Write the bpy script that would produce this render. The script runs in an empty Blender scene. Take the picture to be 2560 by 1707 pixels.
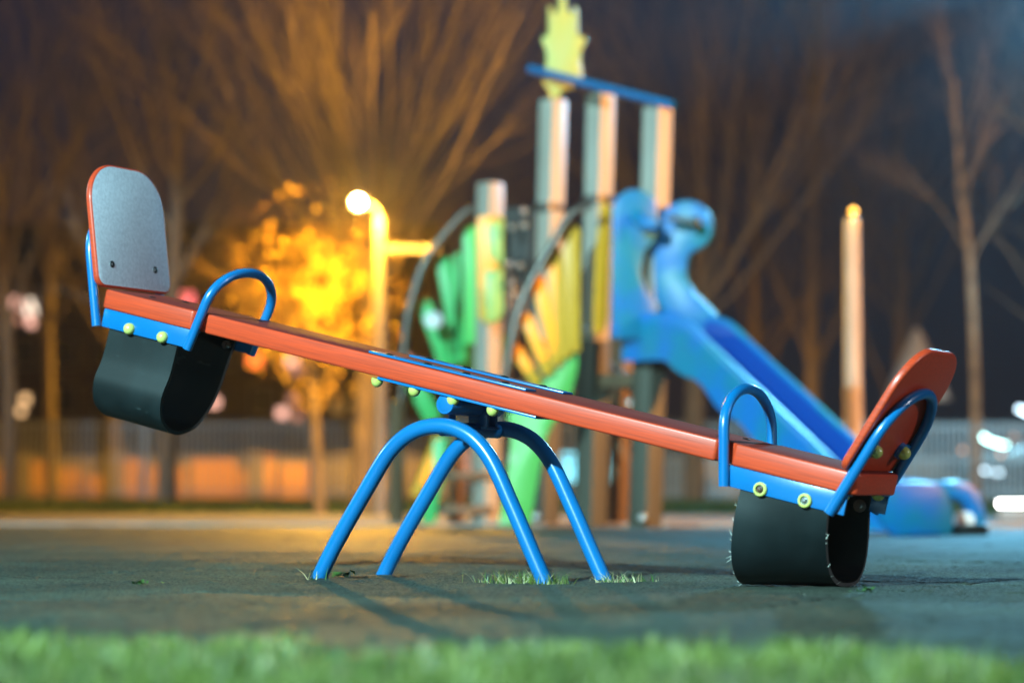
import bpy, bmesh, math, random
import numpy as np
from mathutils import Vector, Matrix, noise
R = math.radians
scene = bpy.context.scene
col = scene.collection
rng = random.Random(11)

# ------------------------------------------------------------------ camera numbers
F, CX, CY = 6000.0, 1280.0, 853.5
PITCH, ROLL, CAMH = 0.06235, 0.00213, 0.248

def at(px, py, Y):
    """world point at depth Y that sits where (px, py) of the 2560 px photograph looks"""
    dx, dy = px - CX, py - CY
    cr, sr = math.cos(ROLL), math.sin(ROLL)
    x, y = dx * cr + dy * sr, -dx * sr + dy * cr
    c, s = math.cos(PITCH), math.sin(PITCH)
    d = Vector((x / F, c + y / F * s, s - y / F * c))
    return Vector((0, 0, CAMH)) + d * (Y / d.y)

def gx(px, Y):
    return at(px, 1228, Y).x

# ------------------------------------------------------------------ materials
MATS = {}
def mat(name, base, rough=0.5, metal=0.0, spec=0.5, noise=None, bump=None, coat=0.0, emit=None, estr=0.0, trans=0.0, sheen=0.0, wear=None):
    if name in MATS: return MATS[name]
    m = bpy.data.materials.new(name); m.use_nodes = True
    nt = m.node_tree; b = nt.nodes['Principled BSDF']
    b.inputs['Base Color'].default_value = (*base, 1)
    b.inputs['Roughness'].default_value = rough
    b.inputs['Metallic'].default_value = metal
    b.inputs['Specular IOR Level'].default_value = spec
    b.inputs['Coat Weight'].default_value = coat
    b.inputs['Coat Roughness'].default_value = 0.12
    if trans: b.inputs['Transmission Weight'].default_value = trans
    if emit:
        b.inputs['Emission Color'].default_value = (*emit, 1)
        b.inputs['Emission Strength'].default_value = estr
    tc = nt.nodes.new('ShaderNodeTexCoord')
    if noise:   # (scale vec, other colour, lo, hi, detail)
        sc, c2, lo, hi, det = noise
        mp = nt.nodes.new('ShaderNodeMapping'); mp.inputs['Scale'].default_value = sc
        nt.links.new(tc.outputs['Object'], mp.inputs['Vector'])
        n = nt.nodes.new('ShaderNodeTexNoise'); n.inputs['Scale'].default_value = 1; n.inputs['Detail'].default_value = det
        nt.links.new(mp.outputs['Vector'], n.inputs['Vector'])
        cr = nt.nodes.new('ShaderNodeValToRGB')
        cr.color_ramp.elements[0].position = lo; cr.color_ramp.elements[0].color = (*base, 1)
        cr.color_ramp.elements[1].position = hi; cr.color_ramp.elements[1].color = (*c2, 1)
        nt.links.new(n.outputs['Fac'], cr.inputs['Fac'])
        outc = cr.outputs['Color']
        if wear:    # (scale vec, colour, threshold): chips and scuffs with a shape of their own
            ws, wc, wt = wear
            mp = nt.nodes.new('ShaderNodeMapping'); mp.inputs['Scale'].default_value = ws
            nt.links.new(tc.outputs['Object'], mp.inputs['Vector'])
            n = nt.nodes.new('ShaderNodeTexNoise'); n.inputs['Scale'].default_value = 1; n.inputs['Detail'].default_value = 9; n.inputs['Roughness'].default_value = .7
            nt.links.new(mp.outputs['Vector'], n.inputs['Vector'])
            wr = nt.nodes.new('ShaderNodeValToRGB'); wr.color_ramp.elements[0].position = wt; wr.color_ramp.elements[1].position = wt + .03
            nt.links.new(n.outputs['Fac'], wr.inputs['Fac'])
            mx = nt.nodes.new('ShaderNodeMix'); mx.data_type = 'RGBA'
            nt.links.new(wr.outputs['Color'], mx.inputs[0]); nt.links.new(outc, mx.inputs[6]); mx.inputs[7].default_value = (*wc, 1)
            outc = mx.outputs[2]
        nt.links.new(outc, b.inputs['Base Color'])
    if bump:    # (scale vec, strength, distance)
        sc, st, di = bump
        mp = nt.nodes.new('ShaderNodeMapping'); mp.inputs['Scale'].default_value = sc
        nt.links.new(tc.outputs['Object'], mp.inputs['Vector'])
        n = nt.nodes.new('ShaderNodeTexNoise'); n.inputs['Scale'].default_value = 1; n.inputs['Detail'].default_value = 5
        nt.links.new(mp.outputs['Vector'], n.inputs['Vector'])
        bp = nt.nodes.new('ShaderNodeBump'); bp.inputs['Strength'].default_value = st; bp.inputs['Distance'].default_value = di
        nt.links.new(n.outputs['Fac'], bp.inputs['Height'])
        nt.links.new(bp.outputs['Normal'], b.inputs['Normal'])
    MATS[name] = m
    return m

BLUE = mat('blue_powder_coat', (0.0006, 0.122, 0.345), 0.28, spec=0.5, coat=0.2,
           noise=((9, 9, 9), (0.001, 0.105, 0.305), .35, .7, 6), bump=((70, 70, 70), 0.10, 0.002), wear=((26, 26, 26), (0.05, 0.09, 0.12), .71))
REDW = mat('red_varnished_wood', (0.56, 0.050, 0.013), 0.38, spec=0.40, coat=0.08,
           noise=((7, 160, 260), (0.34, 0.036, 0.014), .35, .75, 8), bump=((9, 230, 420), 0.16, 0.001), wear=((9, 60, 60), (0.30, 0.075, 0.045), .70))
REDTOP = mat('dark_red_wood_top', (0.19, 0.024, 0.018), 0.7, spec=0.12,
             noise=((3, 70, 70), (0.12, 0.022, 0.018), .4, .7, 7), bump=((5, 220, 220), 0.3, 0.0015))  # darker, duller red for the plank's upward faces
SHEENFACE = mat('sheen_grey_plywood_face', (0.68, 0.79, 0.90), 0.38, spec=0.6, metal=0.2,
               noise=((150, 120, 90), (0.50, 0.60, 0.70), .34, .70, 10), bump=((260, 260, 160), 0.18, 0.001))  # pale blue-grey carries the lamp's sheen on the backrest face
RUB = mat('black_tyre_rubber', (0.003, 0.006, 0.007), 0.5, spec=0.30,
          noise=((7, 7, 4), (0.009, 0.015, 0.017), .45, .75, 8), bump=((60, 60, 60), 0.12, 0.002), wear=((5, 5, 16), (0.030, 0.042, 0.044), .63))
RUBEDGE = mat('frayed_rubber_edge', (0.045, 0.047, 0.045), 0.8, bump=((120, 120, 120), 0.5, 0.003))
CAP = mat('yellow_plastic_cap', (0.55, 0.57, 0.17), 0.28, spec=0.5, coat=0.2, noise=((30, 30, 30), (0.46, 0.48, 0.08), .3, .8, 4))
STEEL = mat('zinc_steel', (0.42, 0.43, 0.44), 0.32, metal=1.0, bump=((150, 150, 150), 0.1, 0.001))
DARKST = mat('dark_bolt_steel', (0.06, 0.07, 0.075), 0.3, metal=0.9)
RUST = mat('rusty_bolt', (0.10, 0.045, 0.025), 0.7, metal=0.4, noise=((80, 80, 80), (0.3, 0.3, 0.3), .5, .7, 4))
FIBRE = mat('pale_fibre', (0.5, 0.5, 0.45), 0.7)
TIMBER = mat('weathered_post_timber', (0.38, 0.355, 0.31), 0.6, noise=((14, 14, 1.5), (0.28, 0.26, 0.225), .35, .7, 6), bump=((60, 60, 5), 0.3, 0.004))
TIMBERD = mat('brown_timber', (0.13, 0.085, 0.045), 0.6, noise=((14, 14, 2), (0.08, 0.05, 0.03), .35, .7, 6))
YEL = mat('yellow_board', (0.86, 0.42, 0.025), 0.42, noise=((6, 6, 6), (0.76, 0.36, 0.02), .3, .8, 4))
YGRN = mat('lime_board', (0.27, 0.50, 0.15), 0.42, noise=((5, 5, 5), (0.24, 0.44, 0.13), .3, .8, 4))
GRN = mat('green_board', (0.05, 0.50, 0.13), 0.42, noise=((5, 5, 5), (0.045, 0.43, 0.11), .3, .8, 4))
DGRN = mat('dark_green_board', (0.018, 0.13, 0.028), 0.5)
LGRN = mat('light_green_board', (0.14, 0.52, 0.10), 0.42, noise=((7, 7, 7), (0.3, 0.62, 0.25), .62, .66, 2))
SLIDE = mat('blue_moulded_plastic', (0.001, 0.150, 0.50), 0.42, spec=0.5, noise=((4, 4, 4), (0.001, 0.185, 0.34), .42, .62, 5))
SLIDEBED = mat('deep_blue_slide_bed', (0.004, 0.055, 0.33), 0.28, spec=0.5)
PIPE = mat('grey_pipe', (0.10, 0.095, 0.09), 0.35, metal=0.8)
BLACKP = mat('black_rope', (0.03, 0.03, 0.032), 0.45)
WHITE = mat('white_plate', (0.75, 0.77, 0.8), 0.4)
CONC = mat('concrete', (0.26, 0.25, 0.235), 0.8, noise=((3, 3, 3), (0.20, 0.195, 0.185), .35, .7, 8), bump=((30, 30, 30), 0.3, 0.004))
POLE = mat('painted_pole', (0.13, 0.115, 0.095), 0.45, noise=((6, 6, 2), (0.10, 0.09, 0.075), .35, .7, 6))
RPOLE = mat('pale_pole', (0.42, 0.36, 0.30), 0.5, noise=((6, 6, 2), (0.34, 0.29, 0.24), .35, .7, 6))
FENCEM = mat('grey_fence_metal', (0.20, 0.23, 0.26), 0.5, metal=0.3)
BARK = mat('bark', (0.15, 0.115, 0.085), 0.85, noise=((9, 9, 3), (0.09, 0.07, 0.055), .35, .7, 7), bump=((20, 20, 6), 0.6, 0.02))
BIRCH = mat('pale_bark', (0.24, 0.17, 0.12), 0.8, noise=((4, 4, 9), (0.13, 0.095, 0.07), .5, .62, 7), bump=((20, 20, 6), 0.5, 0.02))
TWIG = mat('ochre_twig', (0.40, 0.27, 0.07), 0.7, noise=((9, 9, 3), (0.28, 0.18, 0.05), .35, .7, 6))
DRYLEAF = mat('ochre_leaf', (0.60, 0.44, 0.05), 0.6, noise=((5, 5, 5), (0.42, 0.2, 0.02), .35, .7, 4))
BRICK = mat('dark_brick', (0.045, 0.022, 0.018), 0.85, noise=((1, 1, 3), (0.03, 0.016, 0.014), .35, .7, 6))
ROOFM = mat('dark_roof', (0.02, 0.02, 0.022), 0.8)
FRAME = mat('window_frame', (0.20, 0.19, 0.18), 0.5)
DARKGLASS = mat('dark_glass', (0.012, 0.013, 0.016), 0.08, spec=0.6)
PLINTH = mat('rendered_low_wall', (0.16, 0.14, 0.12), 0.8, noise=((2, 2, 2), (0.12, 0.10, 0.085), .35, .7, 7))
ASPH = mat('asphalt', (0.05, 0.05, 0.052), 0.85, noise=((5, 5, 5), (0.038, 0.038, 0.04), .35, .7, 8), bump=((60, 60, 60), 0.5, 0.01))
CARM = mat('dark_car_paint', (0.012, 0.013, 0.016), 0.18, spec=0.6, coat=1.0)
CHROME = mat('chrome', (0.6, 0.6, 0.62), 0.12, metal=1.0)
TYRE = mat('car_tyre', (0.02, 0.02, 0.02), 0.8)

def emis(name, c, s): return mat(name, (0.02, 0.02, 0.02), 0.5, emit=c, estr=s)

# ------------------------------------------------------------------ mesh building
class MB:
    def __init__(self): self.v = []; self.f = []; self.m = []
    def add(self, vs, fs, mi=0):
        o = len(self.v); self.v += [tuple(p) for p in vs]
        self.f += [tuple(i + o for i in q) for q in fs]; self.m += [mi] * len(fs)
    def box(self, c, s, M=None, mi=0):
        c = Vector(c); vs = []
        for z in (-.5, .5):
            for y in (-.5, .5):
                for x in (-.5, .5):
                    p = Vector((x * s[0], y * s[1], z * s[2]))
                    if M is not None: p = M @ p
                    vs.append(c + p)
        self.add(vs, [(0, 2, 3, 1), (4, 5, 7, 6), (0, 1, 5, 4), (2, 6, 7, 3), (0, 4, 6, 2), (1, 3, 7, 5)], mi)
    def tube(self, pts, r, n=12, caps=True, mi=0):
        pts = [Vector(p) for p in pts]; k = len(pts)
        rs = r if isinstance(r, (list, tuple)) else [r] * k
        T = []
        for i in range(k):
            d = pts[min(i + 1, k - 1)] - pts[max(i - 1, 0)]
            T.append(d.normalized() if d.length > 1e-9 else Vector((0, 0, 1)))
        a = Vector((0, 0, 1)) if abs(T[0].z) < .9 else Vector((1, 0, 0))
        nn = (a - T[0] * a.dot(T[0])).normalized()
        vs = []; fs = []
        for i in range(k):
            if i:
                q = T[i - 1].rotation_difference(T[i]); nn = q @ nn
                nn = (nn - T[i] * nn.dot(T[i])).normalized()
            b = T[i].cross(nn)
            for j in range(n):
                t = 2 * math.pi * j / n
                vs.append(pts[i] + (nn * math.cos(t) + b * math.sin(t)) * rs[i])
        for i in range(k - 1):
            for j in range(n):
                j2 = (j + 1) % n
                fs.append((i * n + j, i * n + j2, (i + 1) * n + j2, (i + 1) * n + j))
        if caps:
            fs.append(tuple(range(n - 1, -1, -1))); fs.append(tuple((k - 1) * n + j for j in range(n)))
        self.add(vs, fs, mi)
    def prism(self, poly, fn, d0, d1, mi=0):
        """poly: list of 2-D points; fn(a, b, d) -> 3-D point"""
        n = len(poly)
        vs = [fn(a, b, d0) for a, b in poly] + [fn(a, b, d1) for a, b in poly]
        fs = [tuple(range(n - 1, -1, -1)), tuple(range(n, 2 * n))]
        fs += [(i, (i + 1) % n, (i + 1) % n + n, i + n) for i in range(n)]
        self.add(vs, fs, mi)
    def dome(self, c, axis, r, h=None, n=16, k=6, mi=0, skirt=0.0):
        axis = Vector(axis).normalized(); h = h or r
        a = axis.orthogonal().normalized(); b = axis.cross(a); c = Vector(c)
        prof = ([(r, 0)] if skirt else []) + [(r * math.cos(i * math.pi / 2 / k), skirt + h * math.sin(i * math.pi / 2 / k)) for i in range(k)]
        vs = []; fs = []
        for (q, z) in prof:
            for j in range(n):
                t = 2 * math.pi * j / n
                vs.append(c + axis * z + (a * math.cos(t) + b * math.sin(t)) * q)
        m_ = len(prof)
        vs.append(c + axis * (h + skirt))
        for i in range(m_ - 1):
            for j in range(n):
                j2 = (j + 1) % n
                fs.append((i * n + j, i * n + j2, (i + 1) * n + j2, (i + 1) * n + j))
        for j in range(n): fs.append(((m_ - 1) * n + j, (m_ - 1) * n + (j + 1) % n, m_ * n))
        fs.append(tuple(range(n - 1, -1, -1)))
        self.add(vs, fs, mi)
    def lathe(self, prof, c, axis, n=20, mi=0):
        axis = Vector(axis).normalized(); a = axis.orthogonal().normalized(); b = axis.cross(a); c = Vector(c)
        vs = []; fs = []
        for (q, z) in prof:
            for j in range(n):
                t = 2 * math.pi * j / n
                vs.append(c + axis * z + (a * math.cos(t) + b * math.sin(t)) * q)
        for i in range(len(prof) - 1):
            for j in range(n):
                j2 = (j + 1) % n
                fs.append((i * n + j, i * n + j2, (i + 1) * n + j2, (i + 1) * n + j))
        self.add(vs, fs, mi)
    def build(self, name, mats, parent=None, loc=None, rot=None, smooth=35, bevel=0.0, segs=2, offset=None):
        me = bpy.data.meshes.new(name)
        vs = self.v
        if offset is not None: vs = [(p[0] - offset[0], p[1] - offset[1], p[2] - offset[2]) for p in vs]
        me.from_pydata(vs, [], self.f)
        for mm in (mats if isinstance(mats, (list, tuple)) else [mats]): me.materials.append(mm)
        me.polygons.foreach_set('material_index', self.m)
        bm = bmesh.new(); bm.from_mesh(me)
        bmesh.ops.recalc_face_normals(bm, faces=bm.faces)
        if bevel:
            ed = [e for e in bm.edges if len(e.link_faces) == 2 and e.calc_face_angle(0) > R(40)]
            bmesh.ops.bevel(bm, geom=ed, offset=bevel, segments=segs, profile=0.5, affect='EDGES', clamp_overlap=True)
        bm.to_mesh(me); bm.free()
        if smooth:
            me.shade_smooth(); me.set_sharp_from_angle(angle=R(smooth))
        o = bpy.data.objects.new(name, me); col.objects.link(o)
        if parent is not None: o.parent = parent
        if loc is not None: o.location = loc
        if rot is not None: o.rotation_euler = rot
        return o

def tag(o, label=None, cat=None, group=None, kind=None):
    if label: o['label'] = label
    if cat: o['category'] = cat
    if group: o['group'] = group
    if kind: o['kind'] = kind
    return o

def empty(name, loc, rz=0.0):
    o = bpy.data.objects.new(name, None); col.objects.link(o)
    o.location = loc; o.rotation_euler = (0, 0, rz); o.empty_display_size = .2
    return o

def arc(cx, cy, r, a0, a1, n):
    return [(cx + r * math.cos(R(a0 + (a1 - a0) * i / n)), cy + r * math.sin(R(a0 + (a1 - a0) * i / n))) for i in range(n + 1)]

def smooth_path(pts, n=6):
    """Catmull-Rom through the points"""
    P = [Vector(p) for p in pts]; out = []
    for i in range(len(P) - 1):
        p0, p1, p2, p3 = P[max(i - 1, 0)], P[i], P[i + 1], P[min(i + 2, len(P) - 1)]
        for k in range(n):
            t = k / n
            out.append(0.5 * ((2 * p1) + (p2 - p0) * t + (2 * p0 - 5 * p1 + 4 * p2 - p3) * t * t + (3 * p1 - p0 - 3 * p2 + p3) * t ** 3))
    out.append(P[-1])
    return out

# ================================================================== SEESAW
PSI, TILT = 0.49587, 0.23006
PX, PY_, PZ = -0.11388, 6.80502, 0.51997
saw = empty('seesaw', (PX, PY_, 0), -PSI)
tag(saw, 'red plank seesaw with blue tube frame, left seat up and right tyre on the ground', 'seesaw')
BL, BR = (0, 0, PZ), (0, TILT, 0)          # frame of everything that tilts with the plank
def tilt(mb, name, m, parent=None, **k):
    return mb.build(name, m, saw if parent is None else parent, loc=BL if parent is None else None, rot=BR if parent is None else None, **k)
W2, TH, UE = 0.160, 0.058, 1.236

# plank outline with rounded corners and notches for the hand-rail tubes
def notch(u, w, d, side):     # along v = side*W2, walking in +u when side = -1
    pts = [(u - w, side * W2)] + [(u - w * .75, side * (W2 - d * .8)), (u - w * .4, side * (W2 - d)), (u + w * .4, side * (W2 - d)), (u + w * .75, side * (W2 - d * .8))] + [(u + w, side * W2)]
    return pts if side < 0 else pts[::-1]
cr_ = .028
out = arc(-UE + cr_, -W2 + cr_, cr_, 180, 270, 6) + notch(-.863, .026, .021, -1) + notch(.863, .026, .021, -1) \
    + arc(UE - cr_, -W2 + cr_, cr_, 270, 360, 6) + arc(UE - cr_, W2 - cr_, cr_, 0, 90, 6) + notch(.863, .026, .021, 1) \
    + notch(-.863, .026, .021, 1) + arc(-UE + cr_, W2 - cr_, cr_, 90, 180, 6)
mb = MB(); mb.prism(out, lambda a, b, d: (a, b, d), 0, TH)
plank = tilt(mb, 'plank', [REDW, REDTOP], bevel=.007, segs=3)
for p in plank.data.polygons:
    if p.normal.z > .9: p.material_index = 1
# dark countersunk bolts on the plank's top
for (u, v) in [(.80, -.06), (.82, .07), (-.80, .06), (-1.13, -.05), (-1.10, .08)]:
    b = MB(); b.dome((u, v, TH - .0005), (0, 0, 1), .013, .004, 14, 3); tilt(b, 'plank_bolt', DARKST)

# flat straps above and below the pivot, with bolts and yellow nuts
for s in (-1, 1):
    b = MB(); b.box((-.018, s * .112, TH + .0035), (.52, .062, .006)); st = tilt(b, 'top_strap', BLUE, bevel=.0015)
    for u in (-.225, -.095, .032, .16):
        b = MB(); b.dome((u, s * .112, TH + .006), (0, 0, 1), .0135, .005, 14, 3); q = b.build('strap_bolt', DARKST, st)
    for u in (-.232, -.106, .022, .152):
        b = MB(); b.dome((u, s * .139, -.007), (0, 0, -1), .0175, .019, 18, 6, skirt=.006); tilt(b, 'nut_cap', CAP)
b = MB(); b.box((.037, 0, -.004), (.52, .316, .007)); tilt(b, 'pivot_plate', BLUE, bevel=.0015)

# axle housing and its saddle (level frame of the stand)
b = MB(); b.tube([(-.002, -.150, .4895), (-.002, -.147, .4895), (-.002, .147, .4895), (-.002, .150, .4895)], [.0265, .0285, .0285, .0265], 28)
b.build('axle_tube', BLUE, saw)
b = MB(); b.dome((-.002, -.1495, .4895), (0, -1, 0), .022, .0025, 20, 3)
b.build('axle_end_weld', BLUE, saw)
b = MB(); b.box((.004, .035, .463), (.062, .012, .074)); b.box((.004, .085, .463), (.062, .012, .074)); b.box((.004, .06, .428), (.066, .075, .008))
b.build('axle_saddle', BLUE, saw, bevel=.002)
b = MB(); b.box((-.002, -.108, .452), (.006, .03, .034)); b.build('axle_web', BLUE, saw)

# the two bent-tube arches
prof = [(-.405, -.02), (-.397, 0), (-.352, .08), (-.298, .165), (-.243, .247), (-.190, .325), (-.155, .367), (-.115, .399), (-.072, .419), (-.022, .4285), (.035, .4245),
        (.088, .404), (.128, .373), (.160, .334), (.187, .288), (.216, .230), (.246, .170), (.290, .080), (.330, 0), (.340, -.02)]
for s in (-1, 1):
    b = MB(); b.tube(smooth_path([(u, s * .177, z) for u, z in prof], 4), .0225, 24)
    b.build('support_arch', BLUE, saw, smooth=60)
b = MB(); b.tube([(-.003, -.160, .4215), (-.003, .160, .4215)], .0205, 20); b.build('cross_tube', BLUE, saw)

# seat assemblies; sgn = +1 the right (low) end, -1 the left (raised) end
def seat_frame(sgn):
    fr = empty('seat_frame', BL); fr.rotation_euler = BR; fr.parent = saw
    U = lambda u: sgn * u
    for s in (-1, 1):
        b = MB()
        b.box((U(1.048), s * .154, -.028), (.338, .007, .055)); b.box((U(1.048), s * .135, -.0035), (.338, .032, .006))
        br = b.build('side_plate', BLUE, fr, bevel=.0015)
        # hand-rail leg ends etc. are on the hoops below
        for k, u in enumerate((.982, 1.108)):
            c = MB()
            if sgn < 0 or s > 0:
                c.dome((U(u), s * .1575, -.042), (0, s, 0), .0178, .017, 20, 7, skirt=.004)
                c.build('bolt_cap', CAP, fr)
            else:
                c.lathe([(.0185, 0), (.0188, .006), (.0165, .0095), (.0125, .0100), (.0112, .0085), (.0112, .001)], (U(u), s * .1575, -.042), (0, s, 0), 22)
                o = c.build('bolt_cap', CAP, fr); tag(o, 'yellow cap ring with its lid missing')
                c = MB(); c.lathe([(.0110, .0012), (.0108, .0035), (.0, .0038)], (U(u), s * .1575, -.042), (0, s, 0), 18)
                c.lathe([(.0075, .003), (.0072, .0075), (.0055, .0085)], (U(u), s * .1575, -.042), (0, s, 0), 6)
                c.lathe([(.0042, .0075), (.0040, .0115), (0, .0118)], (U(u), s * .1575, -.042), (0, s, 0), 12)
                c.build('hex_nut', RUST if k == 0 else STEEL, fr)
        # inner washers and under-bolts
        c = MB(); c.lathe([(.0, .0), (.0175, .0), (.0175, -.004), (.008, -.0042), (.008, -.013), (0, -.0135)], (U(.955 if sgn < 0 else 1.150), s * .135, -.047), (0, s, 0), 20)
        c.build('washer', STEEL, fr)
        for u in (.915, 1.195):
            c = MB(); c.dome((U(u), s * .130, -.001), (0, 0, -1), .0175, .016, 18, 6, skirt=.006); c.build('nut_cap', CAP, fr)
    # hand rail
    hp = []
    pts = [-.058, -.03, 0, .03, .06, .09]
    L = [(.8694 - .23 * n, -.164, n) for n in pts]
    A = []
    for i in range(1, 16):
        t = math.pi * i / 16; n = .09 + .106 * math.sin(t)
        A.append((.8694 - .23 * n, -.164 * math.cos(t), n))
    Rr = [(.8694 - .23 * n, .164, n) for n in reversed(pts)]
    b = MB(); b.tube([(U(a), v, n) for a, v, n in L + A + Rr], .0142, 18); b.build('hand_rail', BLUE, fr, smooth=60)
    # back hoop
    h0 = 1.2017 if sgn > 0 else 1.2480
    pts = [-.058, 0, .05, .10, .15]
    L = [(h0 + .37 * n, -.166, n) for n in pts]; A = []
    for i in range(1, 16):
        t = math.pi * i / 16; n = .15 + .137 * math.sin(t)
        A.append((h0 + .37 * n, -.166 * math.cos(t), n))
    Rr = [(h0 + .37 * n, .166, n) for n in reversed(pts)]
    b = MB(); b.tube([(U(a), v, n) for a, v, n in L + A + Rr], .0142, 18); hoop = b.build('back_hoop', BLUE, fr, smooth=60)
    # back rest board (leans outwards), inner face grey with painted lamp sheen, red edge and back
    lx, lz = .375 / math.hypot(.375, 1), 1 / math.hypot(.375, 1)
    hw, H = (.198 if sgn > 0 else .184), (.365 if sgn > 0 else .387)
    poly = arc(hw - .035, .035, .035, 270, 360, 6) + arc(hw - .125, H - .125, .125, 0, 90, 12) + arc(-hw + .125, H - .125, .125, 90, 180, 12) + arc(-hw + .035, .035, .035, 180, 270, 6)
    d0 = h0 - .0375
    def fn(a, h, d): return (U(d0 + .375 * .064 + lx * h + lz * d), a, .064 + lz * h - lx * d)
    b = MB(); b.prism(poly, fn, 0, .020)
    bk = b.build('backrest', [REDW, SHEENFACE], fr, bevel=.006, segs=3)
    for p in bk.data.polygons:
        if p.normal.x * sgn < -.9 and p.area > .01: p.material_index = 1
    nrm = Vector((U(-lz), 0, lx))
    for a in (-.108, .108):
        c = MB(); c.dome(Vector(fn(a, .072, 0)), nrm, .0115, .005, 16, 4); c.build('backrest_bolt', DARKST, fr)
        c = MB(); c.dome(Vector(fn(a, .072, .033)), -nrm, .0178, .018, 18, 6, skirt=.004); c.build('bolt_cap', CAP, fr)
        # ear plate from hoop leg to the board
        c = MB()
        s = 1 if a > 0 else -1
        c.prism(arc(a, .072, .022, 0, 360, 15)[:-1], fn, .0205, .0325); c.prism([(a, .054), (s * .160, .054), (s * .160, .090), (a, .090)], fn, .0212, .0318)
        c.build('ear_plate', BLUE, fr)
    # half tyre buffer
    if sgn < 0:
        pa = [(-.148, -.006), (-.149, -.06), (-.156, -.147), (-.175, -.215), (-.160, -.275), (-.119, -.310), (-.067, -.326), (-.014, -.318), (.036, -.295), (.0845, -.238), (.112, -.176), (.128, -.105), (.142, -.05), (.148, -.006)]
        st = [(.932, pa), (1.19, pa)]
    else:
        pa = [(-.148, -.006), (-.152, -.06), (-.154, -.14), (-.132, -.214), (-.092, -.268), (-.03, -.307), (.03, -.316), (.09, -.309), (.145, -.255), (.158, -.12), (.148, -.006)]
        pb = [(-.148, -.006), (-.150, -.062), (-.118, -.14), (-.055, -.213), (.025, -.252), (.112, -.262), (.184, -.252), (.214, -.206), (.200, -.136), (.160, -.05), (.148, -.006)]
        st = [(.925, pa), (1.172, pb)]
    b = MB(); N = 8
    A = smooth_path([(0, y, z) for y, z in st[0][1]], 6); B_ = smooth_path([(0, y, z) for y, z in st[1][1]], 6)
    m_ = len(A)
    def ring(P, th):      # inner offset
        o = []
        for i in range(m_):
            t = (P[min(i + 1, m_ - 1)] - P[max(i - 1, 0)]).normalized()
            o.append(P[i] + Vector((0, -t.z, t.y)) * th)
        return o
    Ai, Bi = ring(A, .011), ring(B_, .011)
    vs = []
    for k in range(N + 1):
        t = k / N; u = st[0][0] * (1 - t) + st[1][0] * t
        for i in range(m_): vs.append((U(u), A[i].y * (1 - t) + B_[i].y * t, A[i].z * (1 - t) + B_[i].z * t))
        for i in range(m_): vs.append((U(u), Ai[i].y * (1 - t) + Bi[i].y * t, Ai[i].z * (1 - t) + Bi[i].z * t))
    fs = []; mi = []
    w = 2 * m_
    for k in range(N):
        for i in range(m_ - 1):
            a = k * w + i; c = (k + 1) * w + i
            fs.append((a, a + 1, c + 1, c)); mi.append(0)
            fs.append((a + m_, c + m_, c + m_ + 1, a + m_ + 1)); mi.append(0)
    for k in (0, N):
        for i in range(m_ - 1):
            a = k * w + i; fs.append((a, a + m_, a + m_ + 1, a + 1)); mi.append(1)
    b.v = vs; b.f = fs; b.m = mi
    b.build('tyre_buffer', [RUB, RUBEDGE], fr, smooth=50)
    if sgn > 0:     # frayed cords on the rims of the ground tyre
        b = MB(); r2 = random.Random(5)
        for k in range(30):
            i = r2.randint(8, m_ - 14); P = (B_ if k % 2 else A)[i]; u = st[1][0] if k % 2 else st[0][0]
            if k % 2 == 0 and P.y > 0: continue
            p = Vector((u, P.y, P.z)); d = Vector((.4 if k % 2 else -.5, r2.uniform(-.6, .6), r2.uniform(-.8, .8))).normalized() * r2.uniform(.006, .017)
            q = p + d * .6 + Vector((0, r2.uniform(-.004, .004), r2.uniform(-.004, .002)))
            b.tube([p, q, p + d], [.0009, .0007, .0003], 4)
        o = b.build('frayed_cord', FIBRE, fr)
    return fr
f_low = seat_frame(1); f_high = seat_frame(-1)
tag(f_low, 'seat end resting on its half tyre on the ground'); tag(f_high, 'raised seat end, grey backrest face painted pale for lamp sheen')

# ================================================================== PLAY TOWER
TW = at(1500, 1320, 16.6)
tower = empty('play_tower', (TW.x, TW.y, 0))
tag(tower, 'wooden play tower with blue slide, yellow and green fan panels and lime top figure', 'play tower')
OFF = (TW.x, TW.y, 0)
def tpart(mb, name, m, parent=None, **k): return mb.build(name, m, tower if parent is None else parent, offset=OFF, **k)
def post(pt, pb, Y, size, name='post', m=TIMBER, rz=45):
    a, b_ = at(pt[0], pt[1], Y), at(pb[0], pb[1], Y)
    b_.z = min(b_.z, 0.0) - .05
    ax = (a - b_); h = ax.length; ax.normalize()
    x = Vector((math.cos(R(rz)), math.sin(R(rz)), 0)); x = (x - ax * x.dot(ax)).normalized(); y = ax.cross(x)
    M = Matrix((x, y, ax)).transposed()
    b = MB(); b.box((a + b_) / 2, (size, size, h), M)
    return tpart(b, name, m, bevel=.012)
FIGM = mat('pale_lime_figure', (0.30, 0.45, 0.12), 0.5, noise=((5, 5, 5), (0.36, 0.42, 0.13), .35, .65, 5))
LEG = mat('dark_lower_post', (0.075, 0.072, 0.055), 0.6, noise=((14, 14, 1.5), (0.05, 0.048, 0.037), .35, .7, 6))  # darker tone for the posts below the platform
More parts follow.
